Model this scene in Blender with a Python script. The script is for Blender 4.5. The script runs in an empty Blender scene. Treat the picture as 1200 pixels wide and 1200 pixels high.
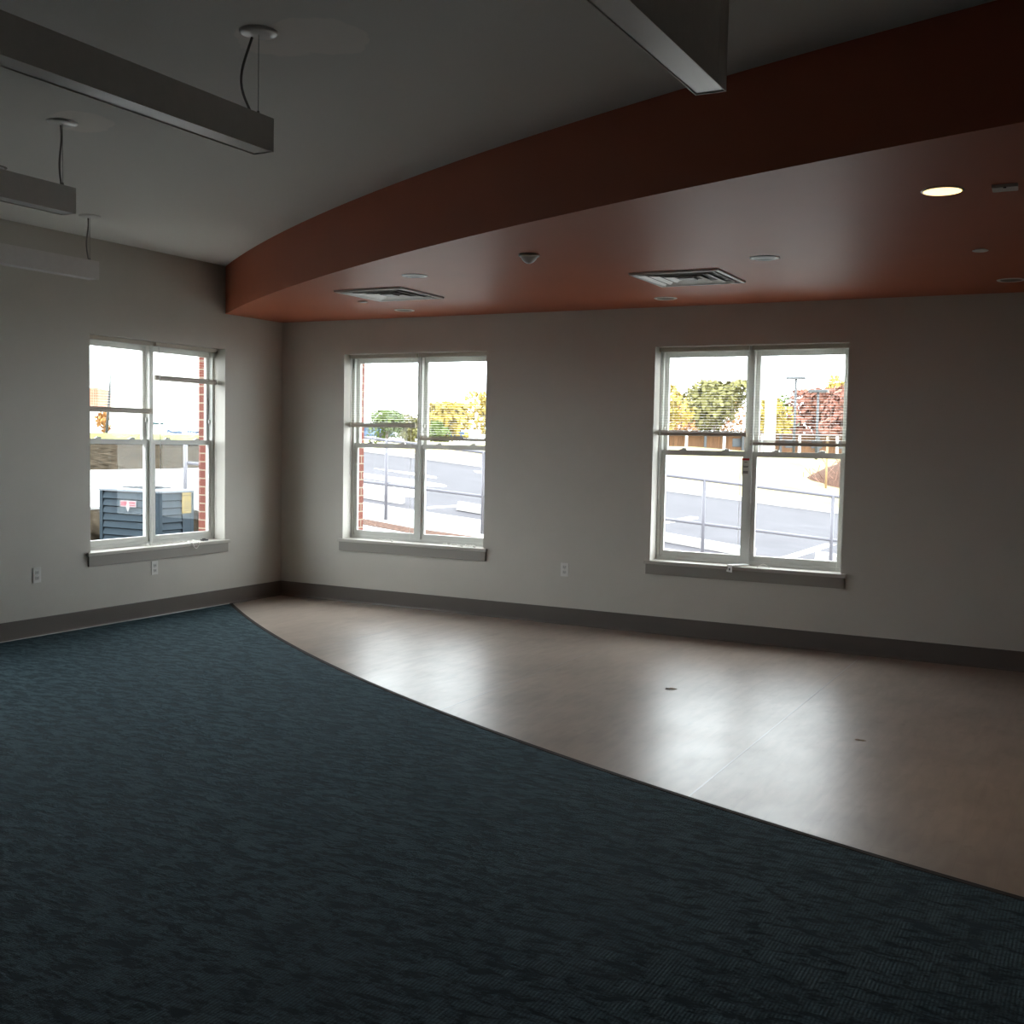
import bpy, bmesh, math, random
from mathutils import Vector, Matrix, noise
random.seed(7)
S = bpy.context.scene
COL = S.collection
PI = math.pi

# ------------------------------------------------------------------ camera
YAW, PITCH, ROLL, FPX = -0.489124, -0.062784, 0.019371, 1314.6
fw = Vector((math.sin(YAW)*math.cos(PITCH), math.cos(YAW)*math.cos(PITCH), math.sin(PITCH)))
r0 = Vector((math.cos(YAW), -math.sin(YAW), 0)); u0 = r0.cross(fw)
rr = r0*math.cos(ROLL)+u0*math.sin(ROLL); uu = -r0*math.sin(ROLL)+u0*math.cos(ROLL)
cd = bpy.data.cameras.new('camera'); cam = bpy.data.objects.new('camera', cd); COL.objects.link(cam)
M = Matrix((rr, uu, -fw)).transposed().to_4x4(); M.translation = Vector((7.1362, -8.6036, 1.55))
cam.matrix_world = M
cd.sensor_width = 36; cd.lens = FPX/1200*36; cd.clip_start = .05; cd.clip_end = 500
S.camera = cam

# ------------------------------------------------------------------ sky, exposure
W = bpy.data.worlds.new('overcast_sky'); S.world = W; W.use_nodes = True
bg = W.node_tree.nodes['Background']
bg.inputs[0].default_value = (.93, .97, 1.0, 1); bg.inputs[1].default_value = 6.0
S.view_settings.view_transform = 'Standard'; S.view_settings.look = 'None'
S.view_settings.exposure = 0.75; S.view_settings.gamma = 1; S.view_settings.use_curve_mapping = False

# ------------------------------------------------------------------ dimensions
ZC, ZS = 3.08, 2.653                      # ceiling, soffit underside
ZT, ZB, WW = 2.337, .602, 1.533           # window head, stool, width
W1Y0, W1Y1 = -.793-WW, -.793              # left wall window
W2X, W3X = .743, 3.843                    # back wall windows
RX, RY = 12.0, -13.0                      # far right wall, rear wall
FC, FR = (13.628, 16.614), 22.106         # fascia arc
CC, CR = (12.109, 13.597), 18.763         # carpet arc

# ------------------------------------------------------------------ helpers
def tag(o, label=None, cat=None, group=None, kind=None):
    if label: o['label'] = label
    if cat: o['category'] = cat
    if group: o['group'] = group
    if kind: o['kind'] = kind
    return o
def empty(name, loc, rz=0, **k):
    o = bpy.data.objects.new(name, None); COL.objects.link(o); o.empty_display_size = .1
    o.location = loc; o.rotation_euler = (0, 0, rz)
    return tag(o, **k)
class MB:
    def __init__(s): s.b = bmesh.new()
    def box(s, x0, x1, y0, y1, z0, z1, bev=0, rot=None):
        r = bmesh.ops.create_cube(s.b, size=1)
        vs = r['verts']
        c = Vector(((x0+x1)/2, (y0+y1)/2, (z0+z1)/2)); d = Vector((x1-x0, y1-y0, z1-z0))
        for v in vs:
            p = Vector((v.co.x*d.x, v.co.y*d.y, v.co.z*d.z))
            if rot: p = rot @ p
            v.co = p+c
        if bev:
            es = list({e for v in vs for e in v.link_edges})
            bmesh.ops.bevel(s.b, geom=es, offset=bev, segments=2, affect='EDGES', profile=.6)
        return s
    def prism(s, pts, z0, z1):
        """closed prism from a polygon (list of xy), z may be functions of (x,y)"""
        f0 = z0 if callable(z0) else (lambda x, y: z0)
        f1 = z1 if callable(z1) else (lambda x, y: z1)
        a = [s.b.verts.new((x, y, f0(x, y))) for x, y in pts]
        t = [s.b.verts.new((x, y, f1(x, y))) for x, y in pts]
        n = len(pts)
        s.b.faces.new(a[::-1]); s.b.faces.new(t)
        for i in range(n): s.b.faces.new((a[i], a[(i+1) % n], t[(i+1) % n], t[i]))
        bmesh.ops.recalc_face_normals(s.b, faces=s.b.faces)
        return s
    def tube(s, pts, r, seg=8, caps=True):
        pts = [Vector(p) for p in pts]; rings = []
        n = len(pts); up = None
        for i, p in enumerate(pts):
            t = (pts[min(i+1, n-1)]-pts[max(i-1, 0)]).normalized()
            if up is None:
                up = t.orthogonal().normalized()
            else:
                up = (up-t*up.dot(t)).normalized()
            v = t.cross(up)
            rad = r[i] if isinstance(r, (list, tuple)) else r
            rings.append([s.b.verts.new(p+(up*math.cos(a)+v*math.sin(a))*rad) for a in [2*PI*k/seg for k in range(seg)]])
        for a, b in zip(rings, rings[1:]):
            for k in range(seg):
                f = s.b.faces.new((a[k], a[(k+1) % seg], b[(k+1) % seg], b[k])); f.smooth = seg > 5
        if caps: s.b.faces.new(rings[0][::-1]); s.b.faces.new(rings[-1])
        return s
    def lathe(s, prof, c, seg=32, axis='z'):
        """profile [(r,h)] revolved round a vertical axis at c"""
        c = Vector(c); rings = []
        for r, h in prof:
            if r < 1e-6: rings.append([s.b.verts.new(c+Vector((0, 0, h)))])
            else: rings.append([s.b.verts.new(c+Vector((r*math.cos(2*PI*k/seg), r*math.sin(2*PI*k/seg), h))) for k in range(seg)])
        for a, b in zip(rings, rings[1:]):
            for k in range(seg):
                k2 = (k+1) % seg
                if len(a) == 1 and len(b) == 1: continue
                if len(a) == 1: f = s.b.faces.new((a[0], b[k2], b[k]))
                elif len(b) == 1: f = s.b.faces.new((a[k], a[k2], b[0]))
                else: f = s.b.faces.new((a[k], a[k2], b[k2], b[k]))
                f.smooth = True
        bmesh.ops.recalc_face_normals(s.b, faces=s.b.faces)
        return s
    def quad(s, *p):
        s.b.faces.new([s.b.verts.new(q) for q in p]); return s
    def xf(s, m):
        s.b.transform(m); return s
    def build(s, name, mat, parent=None, **k):
        me = bpy.data.meshes.new(name); s.b.to_mesh(me); s.b.free()
        for m in (mat if isinstance(mat, (list, tuple)) else [mat]): me.materials.append(m)
        o = bpy.data.objects.new(name, me); COL.objects.link(o)
        if parent: o.parent = parent
        return tag(o, **k)
def kids(o): return [c for c in bpy.data.objects if c.parent == o]
def copy_tree(o, parent=None):
    c = o.copy(); COL.objects.link(c); c.parent = parent
    for ch in kids(o): copy_tree(ch, c)
    return c
def text_mesh(name, body, size, mat, parent, loc, rot, extrude=.0006, bold=0, **k):
    cu = bpy.data.curves.new(name, 'FONT'); cu.body = body; cu.size = size; cu.extrude = extrude; cu.offset = bold
    cu.align_x = 'CENTER'; cu.align_y = 'CENTER'
    t = bpy.data.objects.new('t', cu); COL.objects.link(t)
    dg = bpy.context.evaluated_depsgraph_get(); me = bpy.data.meshes.new_from_object(t.evaluated_get(dg))
    bpy.data.objects.remove(t)
    me.materials.clear(); me.materials.append(mat)
    o = bpy.data.objects.new(name, me); COL.objects.link(o); o.parent = parent
    o.location = loc; o.rotation_euler = rot
    return tag(o, **k)

# ------------------------------------------------------------------ materials
def mat(name, col, rough=.6, spec=.5, metal=0, noise_amt=0, nscale=8, bump=0, bscale=60, stretch=(1, 1, 1), emit=None, estr=0, sheen=0):
    m = bpy.data.materials.new(name); m.use_nodes = True; nt = m.node_tree; N = nt.nodes; L = nt.links
    b = N['Principled BSDF']
    b.inputs['Base Color'].default_value = (*col, 1); b.inputs['Roughness'].default_value = rough
    b.inputs['Specular IOR Level'].default_value = spec; b.inputs['Metallic'].default_value = metal
    if emit: b.inputs['Emission Color'].default_value = (*emit, 1); b.inputs['Emission Strength'].default_value = estr
    if noise_amt or bump:
        tc = N.new('ShaderNodeTexCoord'); mp = N.new('ShaderNodeMapping'); mp.inputs['Scale'].default_value = stretch
        L.new(tc.outputs['Object'], mp.inputs[0])
    if noise_amt:
        n = N.new('ShaderNodeTexNoise'); n.inputs['Scale'].default_value = nscale; n.inputs['Detail'].default_value = 6
        L.new(mp.outputs[0], n.inputs['Vector'])
        r = N.new('ShaderNodeMapRange'); r.inputs[1].default_value = .3; r.inputs[2].default_value = .7
        r.inputs[3].default_value = 1-noise_amt; r.inputs[4].default_value = 1+noise_amt
        L.new(n.outputs[0], r.inputs[0])
        mx = N.new('ShaderNodeVectorMath'); mx.operation = 'SCALE'; mx.inputs[0].default_value = col
        L.new(r.outputs[0], mx.inputs['Scale']); L.new(mx.outputs[0], b.inputs['Base Color'])
    if bump:
        n2 = N.new('ShaderNodeTexNoise'); n2.inputs['Scale'].default_value = bscale; n2.inputs['Detail'].default_value = 3
        L.new(mp.outputs[0], n2.inputs['Vector'])
        bp = N.new('ShaderNodeBump'); bp.inputs['Strength'].default_value = bump; bp.inputs['Distance'].default_value = .01
        L.new(n2.outputs[0], bp.inputs['Height']); L.new(bp.outputs[0], b.inputs['Normal'])
    return m
def nd(nt, t, **k):
    n = nt.nodes.new(t)
    for a, v in k.items(): setattr(n, a, v)
    return n

M_wall = mat('beige_wall_paint', (.58, .555, .50), .55, .35, noise_amt=.02, nscale=3, bump=.12, bscale=220)
M_white = mat('white_paint', (.72, .71, .68), .4)
M_vinyl = mat('white_vinyl_frame', (.64, .645, .61), .35)
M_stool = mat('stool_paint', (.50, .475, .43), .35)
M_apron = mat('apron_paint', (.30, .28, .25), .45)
M_base = mat('vinyl_cove_base', (.125, .108, .095), .5, .4, noise_amt=.08, nscale=2)
M_blind = mat('blind_slat_ivory', (.80, .79, .74), .45)
M_rail = mat('blind_rail_beige', (.50, .44, .36), .45)
M_cord = mat('blind_cord_white', (.75, .73, .68), .8)
M_wand = mat('clear_wand', (.8, .82, .8), .2)
M_plate = mat('outlet_plate_white', (.74, .73, .70), .35)
M_recept = mat('receptacle_white', (.60, .59, .56), .4)
M_dark = mat('dark_slot', (.02, .02, .02), .6)
M_alu = mat('fixture_aluminium', (.70, .67, .645), .45, .5, metal=.0, noise_amt=.03, nscale=30)
M_lens = mat('fixture_lens', (.70, .70, .70), .30, .7)
M_cable = mat('grey_cable', (.27, .26, .25), .6)
M_steel = mat('steel_wire', (.25, .25, .25), .35, metal=1)
M_grille = mat('diffuser_white_metal', (.72, .73, .72), .35)
M_neck = mat('duct_shade', (.05, .05, .048), .6)
M_lamp_in = mat('recess_shade_and_plate_grey', (.12, .115, .11), .35)  # grey of the diffuser plates; in downlights it stands for recess shade
M_bronze = mat('transition_strip', (.035, .028, .025), .8, .1)
M_adh = mat('white_adhesive', (.78, .76, .73), .5)
M_red = mat('red_print', (.45, .02, .02), .5)
M_paper = mat('paper_tag', (.62, .60, .55), .7)
M_ink = mat('black_ink', (.04, .04, .04), .7)
M_debris = mat('dry_leaf_scrap', (.36, .28, .20), .8)

# soffit / fascia paint: semi-gloss burnt orange
M_orange = mat('burnt_orange_paint', (.41, .105, .046), .50, .58, noise_amt=.04, nscale=2.2, bump=.08, bscale=160)

def ceiling_mat():
    m = bpy.data.materials.new('ceiling_paint'); m.use_nodes = True; nt = m.node_tree; L = nt.links
    b = nt.nodes['Principled BSDF']; b.inputs['Roughness'].default_value = .75; b.inputs['Specular IOR Level'].default_value = .25
    geo = nd(nt, 'ShaderNodeNewGeometry')
    nz = nd(nt, 'ShaderNodeTexNoise'); nz.inputs['Scale'].default_value = 7
    L.new(geo.outputs['Position'], nz.inputs['Vector'])
    sub = nd(nt, 'ShaderNodeVectorMath', operation='MULTIPLY_ADD'); L.new(nz.outputs['Color'], sub.inputs[0])
    sub.inputs[1].default_value = (.12, .12, 0); L.new(geo.outputs['Position'], sub.inputs[2])
    prev = None
    for (x, y, r) in [(4.39, -5.10, .20), (4.20, -5.12, .17), (2.62, -4.66, .16), (2.52, -4.60, .13)]:   # repainted rings round the canopies
        d = nd(nt, 'ShaderNodeVectorMath', operation='DISTANCE'); L.new(sub.outputs[0], d.inputs[0]); d.inputs[1].default_value = (x+.06, y+.06, ZC)
        c = nd(nt, 'ShaderNodeMapRange'); L.new(d.outputs['Value'], c.inputs[0]); c.inputs[1].default_value = r; c.inputs[2].default_value = r-.012
        if prev is None: prev = c.outputs[0]
        else:
            a = nd(nt, 'ShaderNodeMath', operation='MAXIMUM'); L.new(prev, a.inputs[0]); L.new(c.outputs[0], a.inputs[1]); prev = a.outputs[0]
    mx = nd(nt, 'ShaderNodeMix', data_type='RGBA'); L.new(prev, mx.inputs['Factor'])
    mx.inputs['A'].default_value = (.80, .80, .775, 1); mx.inputs['B'].default_value = (.90, .875, .84, 1)
    L.new(mx.outputs['Result'], b.inputs['Base Color'])
    n2 = nd(nt, 'ShaderNodeTexNoise'); n2.inputs['Scale'].default_value = 140; L.new(geo.outputs['Position'], n2.inputs['Vector'])
    bp = nd(nt, 'ShaderNodeBump'); bp.inputs['Strength'].default_value = .18; bp.inputs['Distance'].default_value = .01
    L.new(n2.outputs[0], bp.inputs['Height']); L.new(bp.outputs[0], b.inputs['Normal'])
    return m
M_ceil = ceiling_mat()

def carpet_mat():
    m = bpy.data.materials.new('teal_carpet'); m.use_nodes = True; nt = m.node_tree; L = nt.links
    b = nt.nodes['Principled BSDF']; b.inputs['Roughness'].default_value = .95; b.inputs['Specular IOR Level'].default_value = .1
    b.inputs['Sheen Weight'].default_value = .15; b.inputs['Sheen Roughness'].default_value = .4; b.inputs['Sheen Tint'].default_value = (.45, .8, 1, 1)
    geo = nd(nt, 'ShaderNodeNewGeometry')
    def nz(scale, det, rough=.6):
        mp = nd(nt, 'ShaderNodeMapping'); mp.inputs['Scale'].default_value = scale; L.new(geo.outputs['Position'], mp.inputs[0])
        n = nd(nt, 'ShaderNodeTexNoise'); n.inputs['Scale'].default_value = 1; n.inputs['Detail'].default_value = det
        n.inputs['Roughness'].default_value = rough; n.inputs['Distortion'].default_value = .35; L.new(mp.outputs[0], n.inputs['Vector']); return n.outputs[0]
    def ramp(s, a, bb, lo, hi):
        r = nd(nt, 'ShaderNodeMapRange'); L.new(s, r.inputs[0])
        for i, v in enumerate((a, bb, lo, hi)): r.inputs[i+1].default_value = v
        return r.outputs[0]
    def mul(a, c, op='MULTIPLY'):
        q = nd(nt, 'ShaderNodeMath', operation=op); L.new(a, q.inputs[0]); L.new(c, q.inputs[1]); return q.outputs[0]
    streak = ramp(nz((8, 19, 1), 6, .76), .44, .545, .0, 1.0)       # dashes along the room's width
    fine = ramp(nz((34, 70, 1), 3, .7), .3, .7, .45, 1.4)
    broad = ramp(nz((2.2, 6, 1), 3), .35, .65, .8, 1.15)
    cross = ramp(nz((30, 6, 1), 3), .35, .62, .7, 1.08)
    k = mul(mul(streak, fine), mul(broad, cross))
    wv = nd(nt, 'ShaderNodeTexWave', wave_type='BANDS', bands_direction='X'); wv.inputs['Scale'].default_value = 27
    L.new(geo.outputs['Position'], wv.inputs['Vector'])
    k = mul(k, ramp(wv.outputs[1], 0, 1, .55, 1.25))
    mx = nd(nt, 'ShaderNodeMix', data_type='RGBA'); L.new(k, mx.inputs['Factor'])
    mx.inputs['A'].default_value = (.003, .004, .005, 1); mx.inputs['B'].default_value = (.060, .092, .103, 1)
    L.new(mx.outputs['Result'], b.inputs['Base Color'])
    bp = nd(nt, 'ShaderNodeBump'); bp.inputs['Strength'].default_value = .6; bp.inputs['Distance'].default_value = .006
    L.new(k, bp.inputs['Height']); L.new(bp.outputs[0], b.inputs['Normal'])
    return m
M_carpet = carpet_mat()

def vinyl_floor_mat():
    m = bpy.data.materials.new('wood_look_sheet_vinyl'); m.use_nodes = True; nt = m.node_tree; L = nt.links
    b = nt.nodes['Principled BSDF']; b.inputs['Specular IOR Level'].default_value = .62
    geo = nd(nt, 'ShaderNodeNewGeometry')
    def nz(scale, det=5, dist=0):
        mp = nd(nt, 'ShaderNodeMapping'); mp.inputs['Scale'].default_value = scale; L.new(geo.outputs['Position'], mp.inputs[0])
        n = nd(nt, 'ShaderNodeTexNoise'); n.inputs['Scale'].default_value = 1; n.inputs['Detail'].default_value = det; n.inputs['Distortion'].default_value = dist
        L.new(mp.outputs[0], n.inputs['Vector']); return n.outputs[0]
    def ramp(s, a, bb, lo, hi):
        r = nd(nt, 'ShaderNodeMapRange'); L.new(s, r.inputs[0])
        for i, v in enumerate((a, bb, lo, hi)): r.inputs[i+1].default_value = v
        return r.outputs[0]
    def mul(a, c, op='MULTIPLY'):
        q = nd(nt, 'ShaderNodeMath', operation=op); L.new(a, q.inputs[0]); L.new(c, q.inputs[1]); return q.outputs[0]
    grain = ramp(nz((20, 4.5, 1), 6, .6), .3, .7, .90, 1.09)
    smear = ramp(nz((2.2, 1.6, 1), 5, .5), .3, .7, .86, 1.12)
    spots = ramp(nz((13, 8, 1), 5), .62, .76, 1, .84)
    br = nd(nt, 'ShaderNodeTexBrick'); br.inputs['Scale'].default_value = 1; br.inputs['Mortar Size'].default_value = .0015
    br.inputs['Brick Width'].default_value = .92; br.inputs['Row Height'].default_value = .152
    br.inputs['Color1'].default_value = (.96, .96, .96, 1); br.inputs['Color2'].default_value = (1.03, 1.03, 1.03, 1); br.inputs['Mortar'].default_value = (.92, .92, .92, 1)
    mp = nd(nt, 'ShaderNodeMapping'); mp.inputs['Rotation'].default_value = (0, 0, PI/2); L.new(geo.outputs['Position'], mp.inputs[0]); L.new(mp.outputs[0], br.inputs['Vector'])
    k = mul(mul(grain, smear), spots); k = mul(k, br.outputs[0])
    mx = nd(nt, 'ShaderNodeVectorMath', operation='SCALE'); mx.inputs[0].default_value = (.345, .283, .235)
    L.new(k, mx.inputs['Scale']); L.new(mx.outputs[0], b.inputs['Base Color'])
    ro = ramp(nz((1.8, 1.4, 1), 5, .5), .3, .7, .40, .34); ro2 = ramp(nz((9, 7, 1), 5), .55, .75, 0, .05)
    L.new(mul(ro, ro2, 'ADD'), b.inputs['Roughness'])
    bp = nd(nt, 'ShaderNodeBump'); bp.inputs['Strength'].default_value = .05; bp.inputs['Distance'].default_value = .004
    L.new(nz((8, 7, 1), 4), bp.inputs['Height']); L.new(bp.outputs[0], b.inputs['Normal'])
    return m
M_floor = vinyl_floor_mat()

def glass_mat():
    m = bpy.data.materials.new('window_glass'); m.use_nodes = True; nt = m.node_tree; L = nt.links
    nt.nodes.remove(nt.nodes['Principled BSDF']); out = nt.nodes['Material Output']
    t = nd(nt, 'ShaderNodeBsdfTransparent'); t.inputs[0].default_value = (.95, .97, .97, 1)
    g = nd(nt, 'ShaderNodeBsdfGlossy'); g.inputs['Roughness'].default_value = .02
    mx = nd(nt, 'ShaderNodeMixShader'); mx.inputs[0].default_value = .013
    L.new(t.outputs[0], mx.inputs[1]); L.new(g.outputs[0], mx.inputs[2]); L.new(mx.outputs[0], out.inputs[0]); return m
M_glass = glass_mat()

def brick_mat(rot):
    m = bpy.data.materials.new('red_brick'); m.use_nodes = True; nt = m.node_tree; L = nt.links
    b = nt.nodes['Principled BSDF']; b.inputs['Roughness'].default_value = .85
    geo = nd(nt, 'ShaderNodeNewGeometry'); sp = nd(nt, 'ShaderNodeSeparateXYZ'); L.new(geo.outputs['Position'], sp.inputs[0])
    ad = nd(nt, 'ShaderNodeMath', operation='ADD'); L.new(sp.outputs[0], ad.inputs[0]); L.new(sp.outputs[1], ad.inputs[1])
    cb = nd(nt, 'ShaderNodeCombineXYZ'); L.new(ad.outputs[0], cb.inputs[0]); L.new(sp.outputs[2], cb.inputs[1])
    br = nd(nt, 'ShaderNodeTexBrick'); br.inputs['Scale'].default_value = 1; br.inputs['Mortar Size'].default_value = .006
    br.inputs['Brick Width'].default_value = .205; br.inputs['Row Height'].default_value = .077
    br.inputs['Color1'].default_value = (.19, .05, .03, 1); br.inputs['Color2'].default_value = (.15, .04, .026, 1); br.inputs['Mortar'].default_value = (.30, .25, .18, 1)
    L.new(cb.outputs[0], br.inputs['Vector']); L.new(br.outputs[0], b.inputs['Base Color']); return m
M_brick = brick_mat(0)

# exterior
M_asph = mat('asphalt', (.059, .056, .063), .9, .2, noise_amt=.14, nscale=1.5, bump=.2, bscale=90)
M_conc = mat('pale_concrete', (.30, .29, .28), .85, .2, noise_amt=.06, nscale=2)
M_paintw = mat('parking_paint', (.40, .40, .39), .7, noise_amt=.05, nscale=12)
M_mulch = mat('dirt_and_mulch', (.030, .024, .017), .95, .0, noise_amt=.75, nscale=7, bump=.8, bscale=16)
M_bark = mat('red_bark_mulch', (.075, .042, .03), .95, .1, noise_amt=.6, nscale=24, bump=.8, bscale=40)
M_lawn = mat('straw_lawn', (.22, .19, .10), .95, .1, noise_amt=.28, nscale=.9)
M_galv = mat('galvanised_rail', (.115, .112, .130), .5, .4)
M_hv = mat('condenser_blue_grey', (.030, .043, .054), .75, .08)
M_hvd = mat('condenser_coil_dark', (.010, .014, .018), .6)
M_hvt = mat('condenser_top', (.13, .15, .17), .4)
M_yel = mat('yellow_label', (.20, .14, .012), .6)
M_badge = mat('badge_red', (.22, .02, .04), .5)
M_badgew = mat('badge_white', (.30, .28, .28), .5)
M_warehouse = mat('white_building_wall', (.80, .80, .80), .7)
M_blue = mat('blue_lettering', (.003, .035, .09), .6)
M_teal = mat('teal_lettering', (.006, .045, .055), .6)
M_obrick = mat('orange_brick_far', (.32, .13, .08), .9, noise_amt=.2, nscale=2)
M_tan = mat('tan_wood_siding', (.15, .075, .035), .85, noise_amt=.35, nscale=3, stretch=(6, 6, .4))
M_post = mat('dark_post', (.05, .055, .06), .6)
M_roof = mat('brown_roof', (.14, .11, .10), .8)
M_car = mat('blue_car_paint', (.03, .065, .13), .3)
M_carw = mat('car_glass', (.05, .06, .07), .2)
M_tyre = mat('tyre', (.02, .02, .02), .8)
M_trunk = mat('tree_bark', (.12, .09, .07), .9)
def leafm(n, c): return mat(n, c, .8, .2, noise_amt=.4, nscale=.8)
M_lf = dict(yellow=leafm('leaf_yellow', (.34, .26, .06)), red=leafm('leaf_russet', (.20, .085, .06)), green=leafm('leaf_green', (.075, .105, .022)),
            olive=leafm('leaf_olive', (.15, .14, .05)), orange=leafm('leaf_orange', (.34, .17, .06)))

# ================================================================== structure: room shell
def struct(name, mb, m, parent=None, **k):
    return mb.build(name, m, parent, kind='structure', **k) if not parent else mb.build(name, m, parent, **k)
TH = .20       # inner wall leaf, brick leaf beyond it
ZBOT = -.5
# back wall (y 0..TH)
b = MB()
xs = [-TH, W2X, W2X+WW, W3X, W3X+WW, RX+.1]
for i in (0, 2, 4): b.box(xs[i], xs[i+1], 0, TH, ZBOT, 3.3)
for x in (W2X, W3X): b.box(x, x+WW, 0, TH, ZBOT, ZB-.03); b.box(x, x+WW, 0, TH, ZT, 3.3)
struct('wall_back', b, M_wall)
b = MB()
W4Y0, W4Y1 = W1Y0-3.1, W1Y1-3.1          # unseen window added to the left wall to brighten the room
b.box(-TH, 0, RY-.1, W4Y0, ZBOT, 3.3); b.box(-TH, 0, W4Y1, W1Y0, ZBOT, 3.3); b.box(-TH, 0, W1Y1, 0, ZBOT, 3.3)
b.box(-TH, 0, W4Y0, W4Y1, ZBOT, ZB-.03); b.box(-TH, 0, W4Y0, W4Y1, ZT, 3.3)
b.box(-TH, 0, W1Y0, W1Y1, ZBOT, ZB-.03); b.box(-TH, 0, W1Y0, W1Y1, ZT, 3.3)
struct('wall_left', b, M_wall)
struct('wall_right', MB().box(RX, RX+.1, RY-.1, 0, ZBOT, 3.3), M_wall)
struct('wall_rear', MB().box(0, RX, RY-.1, RY, ZBOT, 3.3), M_wall)
# brick leaf outside
E = .30; I_ = .02
b = MB(); xs = [-E, W2X+I_, W2X+WW-I_, W3X-.01, W3X+WW+.01, RX+.1]
for i in (0, 2, 4): b.box(xs[i], xs[i+1], TH+.01, E, -1.8, 3.3)
for x in (W2X, W3X): b.box(x+I_, x+WW-I_, TH+.01, E, -1.8, ZB-.05); b.box(x+I_, x+WW-I_, TH+.01, E, ZT+.02, 3.3)
struct('wall_back_brick', b, M_brick)
b = MB()
b.box(-E, -TH-.01, RY-.1, W4Y0+I_, ZBOT, 3.3); b.box(-E, -TH-.01, W4Y1-I_, W1Y0+I_, ZBOT, 3.3)
b.box(-E, -TH-.01, W4Y0+I_, W4Y1-I_, ZBOT, ZB-.05); b.box(-E, -TH-.01, W4Y0+I_, W4Y1-I_, ZT+.02, 3.3)
b.box(-E, -TH-.01, W1Y1-I_, TH+.01, ZBOT, 3.3)
b.box(-E, -TH-.01, W1Y0+I_, W1Y1-I_, ZBOT, ZB-.05); b.box(-E, -TH-.01, W1Y0+I_, W1Y1-I_, ZT+.02, 3.3)
struct('wall_left_brick', b, M_brick)
struct('floor', MB().box(0, RX, RY, 0, -.12, 0), M_floor)
struct('ceiling', MB().box(0, RX, RY, 0, ZC, ZC+.12), M_ceil)
struct('roof', MB().box(-E-.1, RX+.2, RY-.2, E+.1, 3.3, 3.4), M_roof)

def arc(c, R, x0, x1, n):
    out = []
    for i in range(n+1):
        x = x0+(x1-x0)*(i/n)**1.3
        out.append((x, c[1]-math.sqrt(R*R-(x-c[0])**2)))
    return out
A = arc(FC, FR, 0, RX, 72)
b = MB().prism([(0, -.0005)]+A+[(RX, -.0005)], ZS, ZC-.0005)
so = struct('ceiling_soffit', b, M_orange)

# baseboards with cove toe
def cove(mb, a, c):
    (x0, y0), (x1, y1) = a, c; d = Vector((x1-x0, y1-y0, 0)).normalized(); n = Vector((d.y, -d.x, 0))
    prof = [(0.0, .0), (.016, .0), (.010, .006), (.006, .016), (.005, .140), (.003, .144), (0, .144)]
    P = [[mb.b.verts.new(Vector((x, y, h))+n*o) for o, h in prof] for x, y in (a, c)]
    for i in range(len(prof)):
        j = (i+1) % len(prof); mb.b.faces.new((P[0][i], P[1][i], P[1][j], P[0][j]))
    mb.b.faces.new(P[0][::-1]); mb.b.faces.new(P[1]); bmesh.ops.recalc_face_normals(mb.b, faces=mb.b.faces)
    return mb
struct('baseboard_back', cove(MB(), (0.005, -.0), (RX, -.0)), M_base)
struct('baseboard_left', cove(MB(), (0, RY), (0, -0.005)), M_base)

# sheet seams: hair-thin pale welds in the vinyl
for i, (x, y0) in enumerate([(2.03, -2.25), (3.80, -3.18), (5.56, -4.02)]):
    b = MB().box(x-.0035, x+.0035, y0+.01, -.02, 0, .0008)
    struct('trim_%d' % (i+3), b, mat('seam_weld', (.36, .34, .33), .3))

# carpet, adhesive strip, transition
CA = arc(CC, CR, 0.03, RX-.02, 80)
CA[0] = (.03, CA[0][1])
b = MB().prism([(.035, RY+.01)]+[(RX-.02, RY+.01)]+CA[::-1], 0, .008)
b.build('carpet', M_carpet, label='dark teal carpet with broken dark streaks covering the near part of the floor', cat='carpet')
struct('trim_1', MB().box(.017, .034, RY+.02, -.735, 0, .0095), M_adh)
b = MB(); P = arc(CC, CR, 0.02, RX-.03, 90)
def strip(mb, off0, off1, z0, z1):
    pts = []
    for x, y in P:
        d = Vector((x-CC[0], y-CC[1])).normalized(); pts.append((x, y, d))
    rings = []
    for x, y, d in pts:
        q = [mb.b.verts.new((x-d.x*o, y-d.y*o, z)) for o, z in ((off0, z0), (off1, z0), (off1-.004, z1), (off0+.002, z1))]
        rings.append(q)
    for a, c in zip(rings, rings[1:]):
        for k in range(4): mb.b.faces.new((a[k], a[(k+1) % 4], c[(k+1) % 4], c[k]))
    mb.b.faces.new(rings[0]); mb.b.faces.new(rings[-1][::-1]); bmesh.ops.recalc_face_normals(mb.b, faces=mb.b.faces)
    return mb
struct('trim_2', strip(b, 0.001, .034, 0, .010), M_bronze)

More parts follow.
